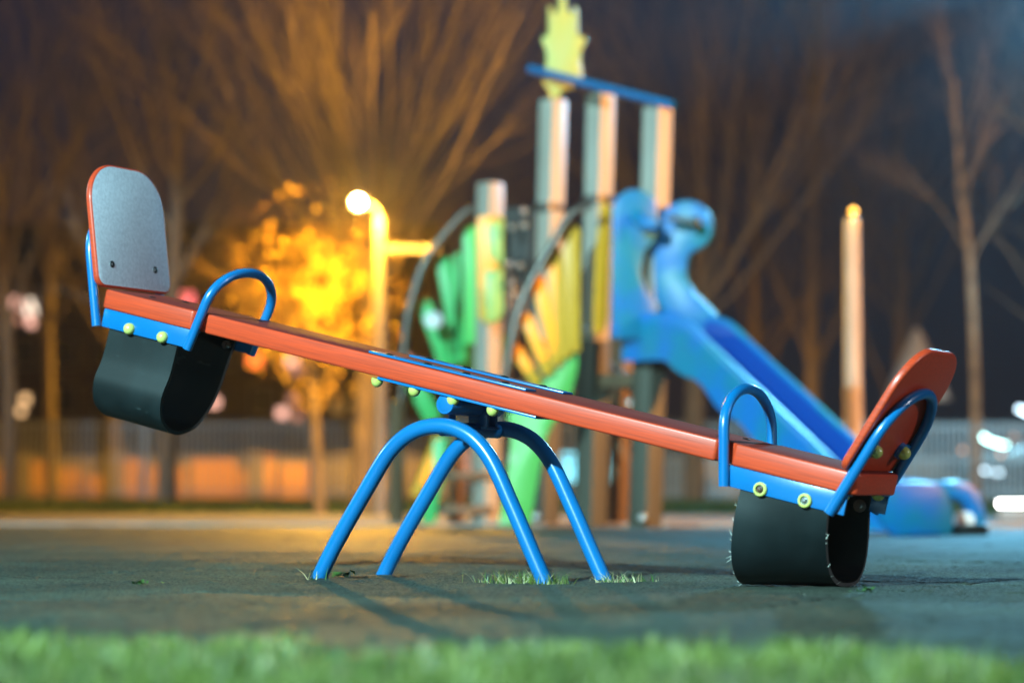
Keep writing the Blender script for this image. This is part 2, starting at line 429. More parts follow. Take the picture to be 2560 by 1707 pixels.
for (xt, yt, xm, xb, yb, Y) in [(1383, 250, 1368, 1357, 1304, 17.6), (1502, 238, 1487, 1476, 1316, 17.0), (1645, 264, 1626, 1612, 1322, 16.5)]:
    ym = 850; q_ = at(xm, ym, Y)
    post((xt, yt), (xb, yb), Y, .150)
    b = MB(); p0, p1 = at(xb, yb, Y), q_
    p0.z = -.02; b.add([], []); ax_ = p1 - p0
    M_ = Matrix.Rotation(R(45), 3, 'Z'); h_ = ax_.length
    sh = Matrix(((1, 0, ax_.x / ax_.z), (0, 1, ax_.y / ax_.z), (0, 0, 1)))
    b.box((p0 + p1) / 2, (.166, .166, ax_.z), sh @ M_); tpart(b, 'post_lower_part', LEG, bevel=.006)  # slightly wider dark box round the lower part of each post
post((1226, 458), (1214, 1300), 18.2, .150)
post((1560, 800), (1545, 1300), 18.6, .13, m=TIMBERD)
# steel collars on posts
for (px, py, Y) in [(1495, 500, 17.0), (1372, 520, 17.6)]:
    b = MB(); p = at(px, py, Y); b.box(p, (.17, .17, .06), Matrix.Rotation(R(45), 3, 'Z')); tpart(b, 'post_collar', PIPE, bevel=.006)
# ridge tube
p, q = at(1322, 172, 16.7), at(1684, 264, 16.3)
b = MB(); b.tube([p, q], .030, 16); tpart(b, 'ridge_tube', BLUE)
# platform
b = MB()
c0, c1, c2, c3 = at(1290, 850, 17.9), at(1500, 858, 16.9), at(1640, 850, 16.5), at(1420, 846, 18.6)
for d in (c0, c1, c2, c3): d.z = .98
vs = [c0, c1, c2, c3]; vs += [v + Vector((0, 0, .09)) for v in vs]
b.add(vs, [(0, 3, 2, 1), (4, 5, 6, 7), (0, 1, 5, 4), (1, 2, 6, 5), (2, 3, 7, 6), (3, 0, 4, 7)]); tpart(b, 'platform', TIMBERD)
# extruded boards cut to an outline, given in photo pixels at one distance
def board(px, Y, th, name, m, yaw=0.0, parent=None, bevel=.006, **k):
    cxp = sum(p[0] for p in px) / len(px); o = at(cxp, 1000, Y)
    ca, sa = math.cos(R(yaw)), math.sin(R(yaw))
    def fn(a, z, d):
        w_ = (a - o.x) / ca
        return (o.x + w_ * ca - d * sa, o.y + w_ * sa + d * ca, z)
    poly = [(at(x, y, Y).x, at(x, y, Y).z) for x, y in px]
    b = MB(); b.prism(poly, fn, 0, th)
    return tpart(b, name, m, parent, bevel=bevel, smooth=40, **k)
# lime figure on the ridge: a stepped little tower with a spire
fig = [(1399, -14), (1415, -14), (1417, 20), (1424, 34), (1432, 34), (1434, 18), (1444, 18), (1444, 80), (1450, 92), (1464, 92), (1464, 108), (1454, 120), (1450, 140), (1454, 172), (1456, 196),
       (1440, 206), (1428, 222), (1408, 226), (1392, 246), (1380, 246), (1372, 222), (1358, 206), (1364, 176), (1368, 140), (1363, 120), (1356, 108), (1356, 92), (1368, 92), (1372, 80), (1371, 18), (1381, 18), (1384, 34), (1394, 34), (1397, 20)]
board(fig, 16.8, .03, 'top_figure', FIGM, 6)
# (below) yellow fan: slats round a hub, arched pipe, green base
def slat(p0, p1, w0, w1, Y, m, th=.04, yaw=0):
    (x0, y0), (x1, y1) = p0, p1
    dx, dy = x1 - x0, y1 - y0; L = math.hypot(dx, dy); nx, ny = -dy / L, dx / L; tx, ty = dx / L, dy / L
    pts = [(x0 + nx * w0, y0 + ny * w0), (x1 + nx * w1 * .9, y1 + ny * w1 * .9)]
    for a in (60, 30, 0, -30, -60):
        pts.append((x1 + nx * w1 * .9 * math.sin(R(a)) + tx * w1 * math.cos(R(a)), y1 + ny * w1 * .9 * math.sin(R(a)) + ty * w1 * math.cos(R(a))))
    pts += [(x1 - nx * w1 * .9, y1 - ny * w1 * .9), (x0 - nx * w0, y0 - ny * w0)]
    return board(pts, Y, th, 'fan_slat', m, yaw)
for (p0, p1, w0, w1) in [((1434, 880), (1428, 582), 17, 25), ((1414, 895), (1382, 632), 15, 24), ((1394, 912), (1345, 706), 14, 20), ((1372, 935), (1318, 800), 14, 18), ((1345, 960), (1290, 876), 13, 18)]:
    slat(p0, p1, w0, w1, 16.4, YEL)
gb = [(1440, 880), (1446, 905), (1440, 940), (1428, 985), (1412, 1030), (1385, 1055), (1368, 1090), (1350, 1170), (1338, 1240), (1326, 1312), (1244, 1312), (1262, 1240), (1273, 1150), (1280, 1075), (1268, 1040), (1300, 985),
      (1330, 960), (1348, 940), (1366, 952), (1388, 915), (1400, 925), (1415, 890), (1426, 900)]
board(gb, 16.46, .05, 'fan_base', LGRN)
pp = [(1258, 1005), (1266, 930), (1282, 840), (1303, 758), (1335, 690), (1378, 618), (1425, 540), (1478, 508)]
b = MB(); b.tube(smooth_path([at(x, y, 16.3) for x, y in pp], 6), .030, 14); tpart(b, 'arch_pipe', PIPE, smooth=60)
# green fan behind it on the left
for (p0, p1, w0, w1) in [((1176, 860), (1178, 588), 16, 24), ((1150, 905), (1112, 664), 17, 23), ((1118, 915), (1064, 768), 18, 21), ((1085, 1050), (1030, 950), 22, 24), ((1140, 890), (1144, 640), 6, 9)]:
    slat(p0, p1, w0, w1, 18.4, GRN)
board([(1085, 830), (1150, 780), (1240, 795), (1270, 850), (1290, 905), (1240, 960), (1130, 1000), (1085, 960)], 18.6, .06, 'green_panel', DGRN)
board([(1052, 1308), (1060, 1240), (1082, 1200), (1082, 1100), (1120, 1090), (1110, 1190), (1094, 1255), (1090, 1312)], 18.0, .05, 'fan_base', GRN)
pp = [(1004, 1010), (1010, 880), (1018, 800), (1032, 740), (1062, 655), (1108, 590), (1158, 535), (1190, 522)]
b = MB(); b.tube(smooth_path([at(x, y, 18.2) for x, y in pp], 6), .030, 14); tpart(b, 'arch_pipe', PIPE, smooth=60)
b = MB(); p = at(1084, 800, 18.1); b.dome(p, (0, -1, .3), .07, .03, 16, 4); tpart(b, 'white_disc', WHITE)
# yellow-lime corner board on the short post
board([(1192, 552), (1198, 540), (1256, 540), (1262, 552), (1262, 780), (1254, 800), (1216, 812), (1196, 790)], 17.7, .10, 'corner_board', YEL, 0)
board([(1216, 560), (1256, 552), (1258, 660), (1236, 652), (1222, 640)], 17.55, .03, 'corner_board', YGRN, 0)
board([(1210, 676), (1256, 676), (1258, 776), (1246, 802), (1216, 806)], 17.55, .03, 'corner_board', YGRN, 0)
# climbing chains between the posts
for (x0, x1) in [(1270, 1266), (1284, 1281), (1298, 1295), (1312, 1309), (1326, 1320)]:
    b = MB(); b.tube(smooth_path([at(x0, 520, 17.7), at(x0 - 3, 640, 17.7), at(x0 - 2, 740, 17.6), at(x1, 830, 17.6)], 5), .026, 10); tpart(b, 'climbing_rope', BLACKP)
for (x, y) in [(1278, 570), (1310, 564), (1272, 660), (1300, 664), (1278, 708), (1284, 735), (1328, 690), (1310, 528)]:
    b = MB(); b.dome(at(x, y, 17.45), (.2, -1, .4), .026, .026, 14, 5); tpart(b, 'rope_clamp', STEEL)
# under-structure: legs, rails and rungs
for (x, y, Y, w) in [(994, 1000, 18.2, .09), (1142, 1040, 18.6, .10), (1196, 1010, 18.4, .08)]:
    post((x, y), (x - 2, 1310), Y, w, 'ladder_leg', TIMBERD)
for (y, h) in [(1188, .06), (1274, .07)]:
    p, q = at(1080, y, 18.1), at(1232, y, 18.1)
    b = MB(); b.box((p + q) / 2, ((q - p).length, .07, h)); tpart(b, 'rung', TIMBERD, bevel=.008)
p, q = at(1040, 1240, 18.3), at(1100, 1090, 18.3)
b = MB(); b.tube([p, q], .045, 10); tpart(b, 'diagonal_brace', YEL)
p, q = at(1480, 860, 17.4), at(1606, 1010, 16.9)
b = MB(); b.tube([p, q], .022, 10); tpart(b, 'under_brace', PIPE)
for (x, y, Y) in [(1552, 935, 16.8), (1605, 1292, 16.3), (1466, 822, 16.75), (1574, 1005, 16.8), (1340, 1290, 17.3)]:
    b = MB(); b.dome(at(x, y, Y), (-.3, -1, .4), .030, .018, 14, 5); tpart(b, 'bolt_cover', STEEL)
board([(1388, 860), (1436, 862), (1434, 880), (1392, 878)], 16.6, .05, 'yellow_edge', YEL)
board([(1512, 502), (1532, 520), (1526, 640), (1520, 800), (1508, 834), (1490, 832), (1496, 640), (1504, 560)], 16.6, .05, 'edge_board', YEL, 30)

# slide: moulded trough with high side walls
sd = Vector((.62, -.785, 0)); sp = Vector((.785, .62, 0))
T0 = at(1740, 800, 16.15); T0.z = 0
def cen(t): return T0 + sd * t
# station: distance along the run, bed height
stn = [(-.52, 1.14), (-.30, 1.13), (-.12, 1.10), (.05, 1.02), (.3, .845), (.6, .625), (.9, .41), (1.1, .275), (1.28, .20), (1.5, .18), (1.72, .17)]
hw = .175
def rim(t):
    c = T0 + sd * t - sp * (hw + .025); px = CX + F * c.x / c.y; py = 746 + (px - 1664) * .952
    return at(px, py, c.y).z
stn = [(-.52, rim(.05) - .19), (-.30, rim(.05) - .195), (-.12, rim(.05) - .20)] + [(t, max(.17, rim(t) - .205)) for t in (.12, .35, .6, .85, 1.05, 1.25, 1.4)] + [(1.6, .165), (1.8, .16), (2.0, .155)]
sx = smooth_path([(t, 0, z) for t, z in stn], 4)
def section(hL, hR, drop):
    return [(-hw - .035, -drop), (-hw - .045, hL * .6), (-hw - .05, hL - .02), (-hw - .035, hL + .004), (-hw - .012, hL), (-hw + .002, hL - .03), (-hw + .02, .03), (-hw + .07, .004), (0, 0),
            (hw - .07, .004), (hw - .02, .03), (hw - .002, hR - .03), (hw + .012, hR), (hw + .035, hR + .004), (hw + .05, hR - .02), (hw + .045, hR * .6), (hw + .035, -drop), (hw - .02, -drop * .9), (-hw + .02, -drop * .9)]
vs = []; fs = []; mi = []
for k, s in enumerate(sx):
    t, z = s.x, s.z
    wob = .022 * math.sin(t * 17.0)
    drop = .16 + wob if t > -.05 else .12
    if t > .9: drop = min(.16, z - .012)
    h = .20 if t < 1.5 else .20 - .05 * min(1, (t - 1.5) / .4)
    sec = section(h, h, drop); n = len(sec)
    c = cen(t)
    for a, dz in sec: vs.append((c.x + sp.x * a, c.y + sp.y * a, z + dz))
for k in range(len(sx) - 1):
    for j in range(n):
        j2 = (j + 1) % n
        fs.append((k * n + j, k * n + j2, (k + 1) * n + j2, (k + 1) * n + j)); mi.append(1 if 5 <= j <= 10 else 0)
fs.append(tuple(range(n))); mi.append(0); fs.append(tuple((len(sx) - 1) * n + j for j in range(n))); mi.append(0)
b = MB(); b.v = vs; b.f = fs; b.m = mi
slide = tpart(b, 'slide', [SLIDE, SLIDEBED], smooth=45)
# entry hood: two side panels with round ears, joined by a grab bar
def side_panel(px, Y, th, yaw, name='slide_ear'):
    o = board(px, Y, th, name, SLIDE, yaw, bevel=.02)
    return o
def circ(cx, cy, r, a0, a1, n): return [(cx + r * math.cos(R(a0 + (a1 - a0) * i / n)), cy - r * math.sin(R(a0 + (a1 - a0) * i / n))) for i in range(n + 1)]
# near panel (dark, left)
side_panel([(1530, 848)] + [(1532, 560)] + circ(1590, 530, 58, 170, 20, 12) + [(1650, 560), (1640, 600), (1612, 628), (1604, 680), (1618, 724), (1650, 760), (1640, 830), (1610, 846)], 16.25, .07, 8)
side_panel([(1660, 800), (1638, 760), (1630, 690), (1628, 600), (1640, 555)] + circ(1714, 566, 66, 150, -78, 18) + [(1718, 645), (1714, 690), (1738, 735), (1795, 790), (1760, 830)], 16.35, .07, -12)
b = MB(); b.tube([at(1590, 540, 16.2), at(1612, 560, 16.1), at(1640, 562, 16.1)], .05, 12); tpart(b, 'ear_boss', SLIDE)
b = MB(); b.tube([at(1668, 545, 16.2), at(1736, 556, 16.2)], .022, 12); tpart(b, 'grab_bar', STEEL)
b = MB(); b.dome(at(1738, 558, 16.2), (0, -1, .2), .045, .03, 14, 4); tpart(b, 'grab_bar_knob', DARKST)
# rounded cheeks at the bottom end of the slide
E = 13.7
board([(2168, 1240), (2176, 1210), (2220, 1202), (2300, 1202), (2350, 1206), (2378, 1226), (2394, 1262), (2398, 1310), (2392, 1342), (2240, 1346), (2204, 1300)], E, .09, 'end_cheek', SLIDE, 25, bevel=.03)
board([(2330, 1204), (2390, 1200), (2430, 1206), (2458, 1232), (2474, 1280), (2474, 1334), (2440, 1336), (2436, 1290), (2420, 1262), (2396, 1250), (2360, 1240)], E + .35, .10, 'end_cheek', SLIDE, 20, bevel=.03)
b = MB(); p = at(2416, 1300, E + .4); b.box(p, (.115, .05, .10)); tpart(b, 'end_foot_plate', WHITE, bevel=.01)
b = MB(); p = at(2420, 1340, E + .3); p.z = .03; b.box(p, (.22, .12, .07)); tpart(b, 'end_foot', DARKST, bevel=.01)

# ================================================================== GROUND
def structure(o): o['kind'] = 'structure'; return o
b = MB(); b.add([(-70, -24, -.03), (70, -24, -.03), (70, 128, -.03), (-70, 128, -.03)], [(0, 1, 2, 3)])
structure(b.build('ground', ASPH, smooth=0))

# rubber surface: material and 0.5 m tiles in the seesaw's directions
RT = bpy.data.materials.new('rubber_tile'); RT.use_nodes = True
nt = RT.node_tree; bs = nt.nodes['Principled BSDF']; tc = nt.nodes.new('ShaderNodeTexCoord')
def tex(sc, det, out='Fac', rough=.6):
    n = nt.nodes.new('ShaderNodeTexNoise'); n.inputs['Scale'].default_value = sc; n.inputs['Detail'].default_value = det; n.inputs['Roughness'].default_value = rough
    nt.links.new(tc.outputs['Object'], n.inputs['Vector']); return n
n1, n2 = tex(110, 6, rough=.8), tex(1.7, 8)
mix = nt.nodes.new('ShaderNodeMix'); mix.data_type = 'RGBA'
r1 = nt.nodes.new('ShaderNodeValToRGB'); r1.color_ramp.elements[0].color = (.007, .0135, .0115, 1); r1.color_ramp.elements[1].color = (.105, .132, .108, 1)
r1.color_ramp.elements[0].position = .36; r1.color_ramp.elements[1].position = .72
nt.links.new(n1.outputs['Fac'], r1.inputs['Fac'])
r2 = nt.nodes.new('ShaderNodeValToRGB'); r2.color_ramp.elements[0].color = (.55, .55, .55, 1); r2.color_ramp.elements[1].color = (1.25, 1.25, 1.15, 1)
r2.color_ramp.elements[0].position = .34; r2.color_ramp.elements[1].position = .68
nt.links.new(n2.outputs['Fac'], r2.inputs['Fac'])
mix.blend_type = 'MULTIPLY'; mix.inputs[0].default_value = 1
nt.links.new(r1.outputs['Color'], mix.inputs[6]); nt.links.new(r2.outputs['Color'], mix.inputs[7])
nt.links.new(mix.outputs[2], bs.inputs['Base Color'])
n3 = tex(26, 8, rough=.75)
bs.inputs['Roughness'].default_value = .60; bs.inputs['Specular IOR Level'].default_value = .30
bp = nt.nodes.new('ShaderNodeBump'); bp.inputs['Strength'].default_value = .85; bp.inputs['Distance'].default_value = .004
nt.links.new(n1.outputs['Fac'], bp.inputs['Height']); bp2 = nt.nodes.new('ShaderNodeBump'); bp2.inputs['Strength'].default_value = .7; bp2.inputs['Distance'].default_value = .012
nt.links.new(n3.outputs['Fac'], bp2.inputs['Height']); nt.links.new(bp2.outputs['Normal'], bp.inputs['Normal'])
nt.links.new(bp.outputs['Normal'], bs.inputs['Normal'])

S = .5; r3 = random.Random(3); g3 = np.random.default_rng(8)
VV, QQ, LL = [], [], []; nv = 0
ca, sa = math.cos(-PSI), math.sin(-PSI)
for i in range(-30, 31):
    for j in range(-30, 31):
        lu, lv = (i + .12) * S, (j + .36) * S
        X, Y = PX + lu * ca - lv * sa, PY_ + lu * sa + lv * ca
        if not (3.3 < Y < 17.2 and abs(X) < 6.5): continue
        # crumb relief is modelled where the lens is sharp enough to show it
        n = 96 if (5.7 < Y < 8.4 and abs(X) < 2.1) else (40 if (Y < 10 and abs(X) < 2.8) else 8)
        near = (X - PX) ** 2 + (Y - PY_) ** 2 < 1.2
        h0 = r3.uniform(-.0022, .0022) * (.5 if near else 1); tx, ty = r3.uniform(-.004, .004), r3.uniform(-.004, .004); g_ = .496
        a = np.linspace(-.5, .5, n + 1); A, B_ = np.meshgrid(a, a, indexing='ij')
        x, y = A * g_, B_ * g_
        e = np.maximum(np.abs(A), np.abs(B_)) * 2
        z = h0 + tx * x + ty * y - .005 * np.clip((e - .94) / .06, 0, 1) ** 2
        wx, wy = X + x * ca - y * sa, Y + x * sa + y * ca
        z = z + .0016 * np.sin(wx * 17 + 2 * np.sin(wy * 9)) * np.sin(wy * 23 + 1.5 * np.sin(wx * 11)) + .0010 * np.sin(wx * 61 + wy * 37) * np.sin(wy * 71 - wx * 29)
        if n > 20:
            crumb = g3.uniform(-1, 1, z.shape); crumb = np.sign(crumb) * np.abs(crumb) ** 1.6
            z = z + crumb * (.0019 if n == 96 else .0024)
        V = np.stack([wx, wy, z], -1).reshape(-1, 3)
        k = np.arange((n + 1) * (n + 1)).reshape(n + 1, n + 1) + nv
        q = np.stack([k[:-1, :-1], k[1:, :-1], k[1:, 1:], k[:-1, 1:]], -1).reshape(-1, 4)
        rim_ = np.concatenate([k[:, 0], k[n, 1:], k[n - 1::-1, n], k[0, n - 1:0:-1]])
        V2 = V[rim_ - nv].copy(); V2[:, 2] = -.028; m = len(rim_); k0 = nv + len(V)
        lo = np.arange(m) + k0
        q2 = np.stack([rim_, np.roll(rim_, -1), np.roll(lo, -1), lo], -1)[:, ::-1]
        VV += [V, V2]; QQ += [q, q2]; nv += len(V) + m
V = np.concatenate(VV); Q = np.concatenate(QQ)
me = bpy.data.meshes.new('rubber_safety_surface')
me.vertices.add(len(V)); me.vertices.foreach_set('co', V.reshape(-1))
me.loops.add(Q.size); me.loops.foreach_set('vertex_index', Q.reshape(-1))
me.polygons.add(len(Q)); me.polygons.foreach_set('loop_start', np.arange(len(Q)) * 4)
me.materials.append(RT); me.update(calc_edges=True); me.shade_smooth(); me.set_sharp_from_angle(angle=R(60))
rubber = bpy.data.objects.new('rubber_safety_surface', me); col.objects.link(rubber); structure(rubber)
# concrete path beyond the rubber, and its kerb
b = MB(); b.box((0, 21.9, -.018), (60, 8.6, .036)); structure(b.build('path', mat('path_concrete', (0.15, 0.15, 0.145), 0.85, noise=((3, 3, 3), (0.11, 0.11, 0.105), .35, .7, 8)), bevel=.004))
b = MB(); b.box((0, 17.42, -.005), (60, .16, .05)); structure(b.build('kerb', CONC, bevel=.01))
# verge bank up to the fence
def zs(Y): return 0.0 if Y < 26.2 else .10 * min(1, (Y - 26.2) / 6)
SOIL = mat('turf_soil', (0.035, 0.05, 0.018), 0.9, noise=((3, 3, 3), (0.05, 0.085, 0.022), .4, .65, 8))
b = MB(); ys = [26.2, 27.2, 28.7, 30.2, 32.2, 36]
for y in ys: b.v += [(-40, y, zs(y)), (40, y, zs(y))]
for k in range(len(ys) - 1): b.f.append((2 * k, 2 * k + 1, 2 * k + 3, 2 * k + 2))
b.m = [0] * len(b.f); structure(b.build('verge_bank', SOIL))
b = MB(); b.add([(-8, -2, -.012), (8, -2, -.012), (8, 3.72, -.012), (-8, 3.72, -.012)], [(0, 1, 2, 3)]); structure(b.build('lawn_soil', SOIL, smooth=0))

# grass as blade meshes
def grass_mat(name, c1, c2):
    m = bpy.data.materials.new(name); m.use_nodes = True
    nt = m.node_tree; b = nt.nodes['Principled BSDF']; tc = nt.nodes.new('ShaderNodeTexCoord')
    n = nt.nodes.new('ShaderNodeTexNoise'); n.inputs['Scale'].default_value = 9; n.inputs['Detail'].default_value = 6
    nt.links.new(tc.outputs['Object'], n.inputs['Vector'])
    r = nt.nodes.new('ShaderNodeValToRGB'); r.color_ramp.elements[0].position = .35; r.color_ramp.elements[1].position = .68
    r.color_ramp.elements[0].color = (*c1, 1); r.color_ramp.elements[1].color = (*c2, 1)
    nt.links.new(n.outputs['Fac'], r.inputs['Fac']); nt.links.new(r.outputs['Color'], b.inputs['Base Color'])
    b.inputs['Roughness'].default_value = .45; b.inputs['Specular IOR Level'].default_value = .4
    b.inputs['Subsurface Weight'].default_value = 0
    return m
GRASS = grass_mat('lawn_grass', (.040, .080, .013), (.185, .235, .045))
STRAW = grass_mat('straw_grass', (.35, .30, .16), (.48, .44, .26))
WEED = grass_mat('weed_green', (.03, .09, .02), (.07, .17, .03))
def blades(name, m, X, Y, Z, h, w, seed, lean=.6):
    g = np.random.default_rng(seed); n = len(X)
    th = g.uniform(0, 2 * np.pi, n); ln = g.uniform(0, lean, n) * h
    lx, ly = np.cos(th) * ln, np.sin(th) * ln
    ph = g.uniform(0, 2 * np.pi, n); wx, wy = np.cos(ph) * w, np.sin(ph) * w
    V = np.empty((n, 5, 3))
    V[:, 0] = np.stack([X - wx, Y - wy, Z], 1); V[:, 1] = np.stack([X + wx, Y + wy, Z], 1)
    V[:, 2] = np.stack([X + lx * .4 + wx * .8, Y + ly * .4 + wy * .8, Z + h * .55], 1); V[:, 3] = np.stack([X + lx * .4 - wx * .8, Y + ly * .4 - wy * .8, Z + h * .55], 1)
    V[:, 4] = np.stack([X + lx, Y + ly, Z + h * .97], 1)
    me = bpy.data.meshes.new(name); me.vertices.add(n * 5); me.vertices.foreach_set('co', V.reshape(-1))
    base = np.arange(n)[:, None] * 5
    loops = np.concatenate([base + np.array([0, 1, 2, 3]), base + np.array([3, 2, 4])], 1).reshape(-1)
    me.loops.add(n * 7); me.loops.foreach_set('vertex_index', loops)
    me.polygons.add(n * 2)
    stt = (np.arange(n)[:, None] * 7 + np.array([0, 4])).reshape(-1); me.polygons.foreach_set('loop_start', stt)
    me.materials.append(m); me.update(calc_edges=True); me.validate()
    o = bpy.data.objects.new(name, me); col.objects.link(o); return o
g = np.random.default_rng(2)
n = 90000
X = g.uniform(-2.8, 2.8, n); Y = g.uniform(2.0, 4.2, n)
edge = 3.83 + .05 * np.sin(X * 5) + .07 * np.sin(X * 13 + 1) + .05 * np.sin(X * 31) + .04 * np.sin(X * 57 + 2) + np.abs(g.normal(0, .05, n)) - .22 * np.clip(X + .3, 0, 1.2)
k = Y < edge; X, Y = X[k], Y[k]
clump = .5 + .5 * np.sin(X * 9 + 2 * np.sin(Y * 7)) * np.sin(Y * 11 + X * 3)
h = g.uniform(.018, .042, len(X)) * (.6 + .8 * clump)
o = blades('lawn', GRASS, X, Y, np.full(len(X), -.012), h, g.uniform(.0012, .0026, len(X)), 4); o['kind'] = 'stuff'
k = g.random(len(X)) < .09; m = int(k.sum())
o = blades('dry_lawn_blades', STRAW, X[k], Y[k], np.full(m, -.012), g.uniform(.015, .042, m), g.uniform(.001, .002, m), 6, lean=1.3); o['kind'] = 'stuff'
n = 60000
X = g.uniform(-13, 13, n); Y = g.uniform(26.1, 32.5, n); Z = np.array([zs(y) for y in Y])
o = blades('verge_grass', grass_mat('verge_blade', (.02, .05, .012), (.05, .09, .02)), X, Y, Z, g.uniform(.03, .09, n), g.uniform(.006, .012, n), 5); o['kind'] = 'stuff'

# single tufts and weeds growing out of the tile joints
def tuft(px, py, rx, n, hmax, mats, seed, name, label, cat, group=None, flat=False):
    from math import tan
    # ground point below the pixel
    Yg = CAMH * F / max(20, (py - 1228)); c = at(px, py, Yg); c.z = 0
    r = empty(name, c); tag(r, label, cat, group)
    g = np.random.default_rng(seed)
    for i, (m, part, share) in enumerate(mats):
        k = max(3, int(n * share))
        o = blades(part, m, g.normal(0, rx, k), g.normal(0, rx * .55, k), np.full(k, -.008), g.uniform(.3, 1, k) * hmax, g.uniform(.0009, .002, k), seed + i, lean=1.5)
        o.parent = r
    return r
tuft(1305, 1455, .060, 300, .052, [(GRASS, 'blade', .75), (STRAW, 'dry_blade', .25)], 21, 'grass_tuft', 'widest green grass tuft growing at the foot of the nearer right blue leg', 'grass tuft', 'grass tufts in the rubber joints')
tuft(1556, 1452, .040, 130, .044, [(WEED, 'blade', .45), (STRAW, 'dry_blade', .55)], 22, 'grass_tuft', 'half dry straw coloured tuft beside the rightmost blue leg', 'grass tuft', 'grass tufts in the rubber joints')
tuft(1388, 1459, .022, 80, .048, [(GRASS, 'blade', .8), (STRAW, 'dry_blade', .2)], 24, 'grass_tuft', 'small grass tuft just right of the nearer right blue leg', 'grass tuft', 'grass tufts in the rubber joints')
tuft(785, 1449, .016, 22, .050, [(WEED, 'blade', .7), (STRAW, 'dry_blade', .3)], 25, 'grass_tuft', 'few thin blades at the foot of the leftmost blue leg', 'grass tuft', 'grass tufts in the rubber joints')
def leafy(px, py, n, size, m, seed, label):
    Yg = CAMH * F / (py - 1228); c = at(px, py, Yg); c.z = 0
    r2 = random.Random(seed); b = MB()
    for k in range(n):
        a = r2.uniform(0, 6.28); L = size * r2.uniform(.5, 1); p = Vector((r2.gauss(0, size * .5), r2.gauss(0, size * .3), r2.uniform(0, size * .25)))
        d = Vector((math.cos(a), math.sin(a), r2.uniform(.1, .7))).normalized(); s = d.cross(Vector((0, 0, 1))).normalized() * L * .26
        mid = p + d * L * .5 + Vector((0, 0, L * .12)); tip = p + d * L
        b.add([p, mid + s, tip, mid - s, mid + Vector((0, 0, -L * .05))], [(0, 1, 4), (1, 2, 4), (2, 3, 4), (3, 0, 4)])
    o = b.build('weed', m, loc=c); tag(o, label, 'weed'); return o
leafy(850, 1443, 26, .034, WEED, 31, 'dark leafy weed between the two left blue legs')
leafy(2165, 1479, 18, .028, WEED, 32, 'dark leafy weed just right of the tyre on the ground')
leafy(2000, 1484, 6, .016, grass_mat('pale_leaf', (.25, .30, .24), (.4, .42, .36)), 33, 'pale crumpled leaf lying before the tyre on the ground')
leafy(350, 1461, 22, .020, WEED, 34, 'low scattered weed on the open rubber at far left')
leafy(411, 1459, 3, .014, grass_mat('yellow_leaf', (.30, .50, .04), (.4, .6, .05)), 35, 'tiny bright yellow green leaf at the end of the left weed')

# ================================================================== FENCE (panels of thin bars) and low wall behind it
FY = 36.0; FZ = .10; FH = at(0, 1045, FY).z - FZ
x0 = -10.5; PW = 2.5
names = ['leftmost visible grey bar fence panel behind the raised seat', 'grey bar fence panel left of the yellow lit lamp post', 'grey bar fence panel behind the lamp post', 'grey bar fence panel behind the left seesaw legs',
         'grey bar fence panel behind the play tower legs', 'grey bar fence panel under the slide', 'grey bar fence panel behind the lower seat', 'rightmost visible grey bar fence panel beside the car']
for i in range(9):
    xa = x0 + (i) * PW + .0
    if i == 0: continue
    r = empty('fence_panel', (xa, FY, FZ)); tag(r, names[i - 1], 'fence', 'bar fence panels along the verge')
    b = MB(); nb = 30
    for k in range(nb): b.box(((k + .5) * PW / nb, 0, FH / 2), (.030, .022, FH - .06))
    b.build('bars', FENCEM, r, smooth=0)
    for z in (.14, FH * .52, FH - .10):
        b = MB(); b.box((PW / 2, .03, z), (PW - .08, .035, .04)); b.build('rail', FENCEM, r, smooth=0)
    b = MB(); b.box((0, .02, FH / 2), (.07, .07, FH + .02)); b.build('post', FENCEM, r, smooth=0)
# low rendered wall with piers, across the lane behind the fence
b = MB(); b.box((-3, 41, .42), (32, .3, .86)); wall = b.build('low_wall', PLINTH); tag(wall, 'low pale rendered wall lit orange behind the bar fence', 'wall')
OCH = mat('amber_glow_panel', (0.42, 0.22, 0.05), 0.7, noise=((2, 2, 2), (0.34, 0.17, 0.04), .35, .7, 6))  # ochre colour puts the amber lamplight band onto the low wall
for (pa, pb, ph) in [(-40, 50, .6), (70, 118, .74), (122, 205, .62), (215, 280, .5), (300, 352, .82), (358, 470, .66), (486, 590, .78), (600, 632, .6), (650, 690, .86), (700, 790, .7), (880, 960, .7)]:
    b = MB(); xa_, xb_ = gx(pa, 41), gx(pb, 41); b.box(((xa_ + xb_) / 2, 40.83, ph / 2), (xb_ - xa_, .05, ph)); b.build('amber_patch', OCH, wall)
for px in (60, 290, 640, 860, 1010, 1210):
    b = MB(); b.box((gx(px, 41), 40.82, .44), (.30, .06, .92)); b.build('pier', PLINTH, wall)
# lane
b = MB(); b.box((0, 60, -.022), (120, 30, .02)); structure(b.build('lane', ASPH))

